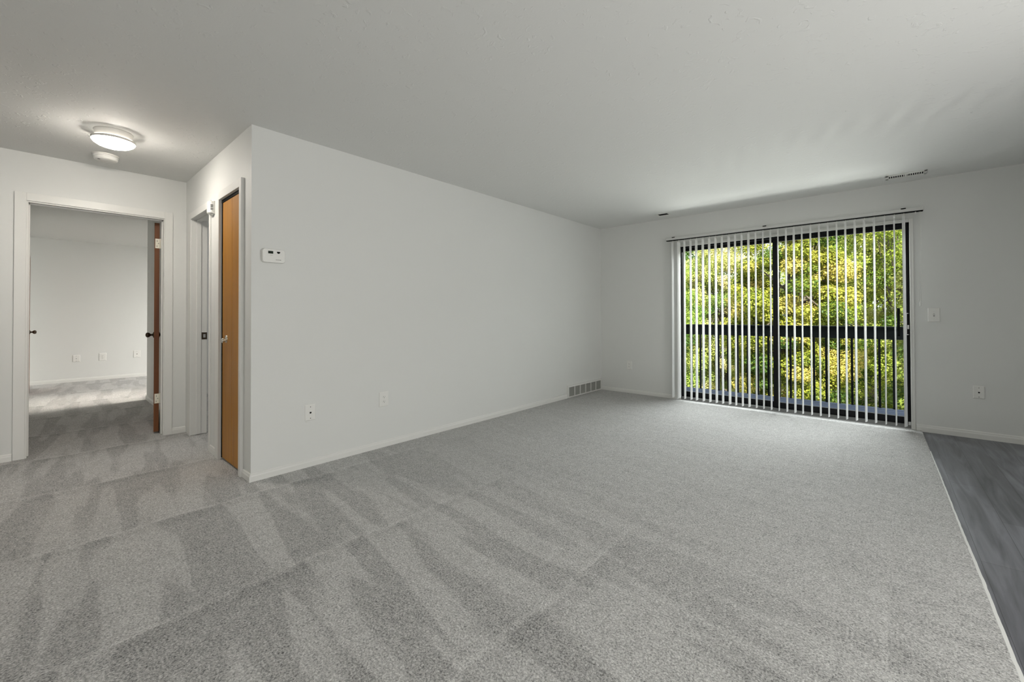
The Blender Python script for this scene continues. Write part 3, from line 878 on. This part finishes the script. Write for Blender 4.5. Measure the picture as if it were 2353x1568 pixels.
b = MB(); b.box(-0.062, 0.062, -0.045, 0.045, -0.0012, 0); b.build('opening', M['dark'], parent=rg)

# ------------------------------------------------------------------ balcony
b = MB(); 
nbd = 9
for k in range(nbd):
    y0 = YP + T + 0.005 + k * 0.137
    b.box(-4.2, 2.6, y0, y0 + 0.131, -0.088, -0.050)
dk = struct(b.build('balcony_deck', M['deck'], bevel=0.003))
b = MB(); b.box(-4.2, 2.6, 7.065, 7.085, -0.30, -0.052); struct(b.build('balcony_fascia', M['rail_paint']))
rl = thing('balcony_railing', 'black balcony railing with a wide top board and slim balusters', 'railing', (-0.9, 7.03, -0.05))
OR = (-0.9, 7.03, -0.05)
b = MB(); b.box(-4.2, 2.6, 7.030, 7.068, 0.812, 0.955); b.box(-4.2, 2.6, 6.985, 7.085, 0.955, 0.975)
b.build('top_rail', M['rail_paint'], parent=rl, origin=OR, bevel=0.003)
b0 = MB(); b0.box(-0.0125, 0.0125, -0.0125, 0.0125, 0.0, 0.90)
bal = b0.build('baluster', M['rail_paint'], parent=rl, bevel=0.002)
for k in range(28):
    x = 0.357 - 0.1348 * k
    o = bal if k == 0 else bal.copy()
    if k: col.objects.link(o)
    o.parent = rl; o.location = (x + 0.9, 0.015, 0.0)
b = MB(); b.box(-2.52, -2.43, 6.955, 7.03, -0.05, 0.955); b.build('post', M['rail_paint'], parent=rl, origin=OR, bevel=0.004)

# ------------------------------------------------------------------ outside: ground and trees
b = MB(); b.box(-40, 35, YP + 0.5, 70, -6.4, -6.0)
struct(b.build('ground', M['ground']))

def foliage(name, mt, parent, origin, centres, radii, n_leaves, leaf, tints, seed):
    """one mesh of bent leaves gathered in clusters round the twig ends"""
    r = np.random.default_rng(seed)
    K = len(centres)
    centres = np.array(centres); radii = np.array(radii); tints = np.array(tints)
    w = radii ** 2; w = w / w.sum()
    idx = r.choice(K, n_leaves, p=w)
    d = r.normal(size=(n_leaves, 3)); d /= np.linalg.norm(d, axis=1)[:, None]
    rad = radii[idx] * (0.35 + 0.75 * r.random(n_leaves) ** 0.5)
    pos = centres[idx] + d * rad[:, None] * np.array([1, 1, 0.72])
    nrm = d * 0.7 + np.array([0, -0.15, 0.6]) + r.normal(size=(n_leaves, 3)) * 0.45
    nrm /= np.linalg.norm(nrm, axis=1)[:, None]
    tv = r.normal(size=(n_leaves, 3)); tv -= (tv * nrm).sum(1)[:, None] * nrm; tv /= np.linalg.norm(tv, axis=1)[:, None]
    bv = np.cross(nrm, tv)
    s = leaf * (0.6 + 0.8 * r.random(n_leaves))[:, None]
    p0 = pos - tv * s * 0.55; p1 = pos + bv * s * 0.42 + nrm * s * 0.10; p2 = pos + tv * s * 0.6 - nrm * s * 0.10; p3 = pos - bv * s * 0.42 + nrm * s * 0.10
    V = np.stack([p0, p1, p2, p3], 1).reshape(-1, 3) - np.array(origin)
    me = bpy.data.meshes.new(name)
    n = n_leaves
    me.vertices.add(4 * n); me.vertices.foreach_set('co', V.astype(np.float32).ravel())
    tri = (np.arange(n)[:, None] * 4 + np.array([0, 1, 2, 0, 2, 3])).ravel()
    me.loops.add(6 * n); me.loops.foreach_set('vertex_index', tri.astype(np.int32))
    me.polygons.add(2 * n); me.polygons.foreach_set('loop_start', np.arange(0, 6 * n, 3, dtype=np.int32))
    me.update(calc_edges=True)
    at = me.attributes.new('tint', 'FLOAT', 'POINT')
    tn = np.clip(tints[idx] + r.normal(size=n) * 0.10, 0, 1)
    at.data.foreach_set('value', np.repeat(tn, 4).astype(np.float32))
    me.materials.append(mt)
    me.validate()
    o = bpy.data.objects.new(name, me); col.objects.link(o); o.parent = parent
    return o

def tree(label, x, y, cz, rx, rz, cols, n_leaves, leaf, n_cl, clr, seed, bias=0.5):
    r = random.Random(seed)
    z0 = -6.0
    t = thing('tree', label, 'tree', (x, y, z0), group='trees beyond the balcony')
    O = (x, y, z0)
    centres, radii, tints = [], [], []
    for k in range(n_cl):
        while True:
            d = Vector((r.gauss(0, 1), r.gauss(0, 1), r.gauss(0, 1)))
            if d.length > 0.1: break
        d.normalize()
        q = 0.35 + 0.65 * r.random() ** 0.45
        c = Vector((x + d.x * rx * q, y + d.y * rx * q, cz + d.z * rz * q))
        centres.append(tuple(c)); radii.append(clr * r.uniform(0.6, 1.35)); tints.append(min(1, max(0, r.gauss(bias, 0.26))))
    tb = MB()
    top = Vector((x + r.uniform(-.3, .3), y + r.uniform(-.3, .3), cz + rz * 0.5))
    tr0 = 0.05 * rx + 0.06
    tb.tube([(x, y, z0), (x + 0.05, y, z0 + 2.5), ((x + top.x) / 2, (y + top.y) / 2, cz - rz * 0.4), tuple(top)], [tr0 * 1.3, tr0, tr0 * 0.75, tr0 * 0.25], 10)
    tb.build('trunk', M['bark'], parent=t, origin=O)
    lb = MB()
    for k in r.sample(range(n_cl), min(n_cl, 46)):
        c = Vector(centres[k])
        f = r.uniform(0.0, 0.9)
        base = Vector((x + 0.05, y, cz - rz * 0.7)).lerp(top, f)
        mid_ = base.lerp(c, 0.5) + Vector((r.uniform(-.15, .15), r.uniform(-.15, .15), r.uniform(-.05, .25)))
        rr = tr0 * r.uniform(0.14, 0.34)
        lb.tube([base, mid_, c], [rr, rr * 0.6, rr * 0.2], 6)
        for q in range(3):
            e = c + Vector((r.gauss(0, 1), r.gauss(0, 1), r.gauss(0, .6))) * clr * 0.7
            s_ = mid_.lerp(c, r.uniform(0.3, 0.9))
            lb.tube([s_, s_.lerp(e, .5) + Vector((0, 0, .04)), e], [rr * 0.3, rr * 0.2, rr * 0.08], 5)
    lb.build('branches', M['bark'], parent=t, origin=O)
    foliage('foliage', leaf_material('leaves_' + str(seed), cols), t, O, centres, radii, n_leaves, leaf, tints, seed)
    return t

green = [(0.02, 0.06, 0.010), (0.07, 0.16, 0.02), (0.22, 0.32, 0.05)]
ylg = [(0.04, 0.09, 0.012), (0.22, 0.29, 0.03), (0.52, 0.50, 0.16)]
gold = [(0.04, 0.09, 0.012), (0.26, 0.28, 0.03), (0.54, 0.43, 0.13)]
olive = [(0.02, 0.06, 0.010), (0.13, 0.17, 0.02), (0.46, 0.41, 0.16)]
pale = [(0.09, 0.16, 0.03), (0.36, 0.40, 0.10), (0.62, 0.53, 0.28)]
tree('green tree with small leaves, leftmost beyond the railing', -6.0, 13.0, 0.4, 1.9, 3.2, green + [(0.36, 0.42, 0.10)], 130000, 0.040, 260, 0.30, 21, 0.60)
tree('pale yellow-green tree seen through the left glass pane', -4.9, 18.6, 0.6, 2.2, 4.0, pale, 170000, 0.050, 340, 0.36, 22, 0.50)
tree('golden-leaved maple just right of the centre door frame', -1.9, 13.0, 0.9, 1.35, 3.0, gold, 130000, 0.046, 230, 0.27, 23, 0.45)
tree('olive and yellow tree nearest the right door frame', 1.9, 11.2, 0.6, 1.80, 3.2, olive, 140000, 0.046, 260, 0.30, 24, 0.55)
tree('tall yellow-green tree behind the golden maple', 0.7, 18.6, 1.0, 2.4, 4.8, ylg, 170000, 0.054, 340, 0.40, 25, 0.50)
tree('big dark green tree farthest back on the left', -9.8, 25.5, 1.5, 4.4, 5.5, green, 80000, 0.11, 240, 0.70, 26, 0.65)
tree('big green tree farthest back, behind all the others', -1.0, 39.5, 2.0, 7.2, 8.0, green + [(0.45, 0.48, 0.08)], 110000, 0.15, 320, 0.95, 27, 0.65)
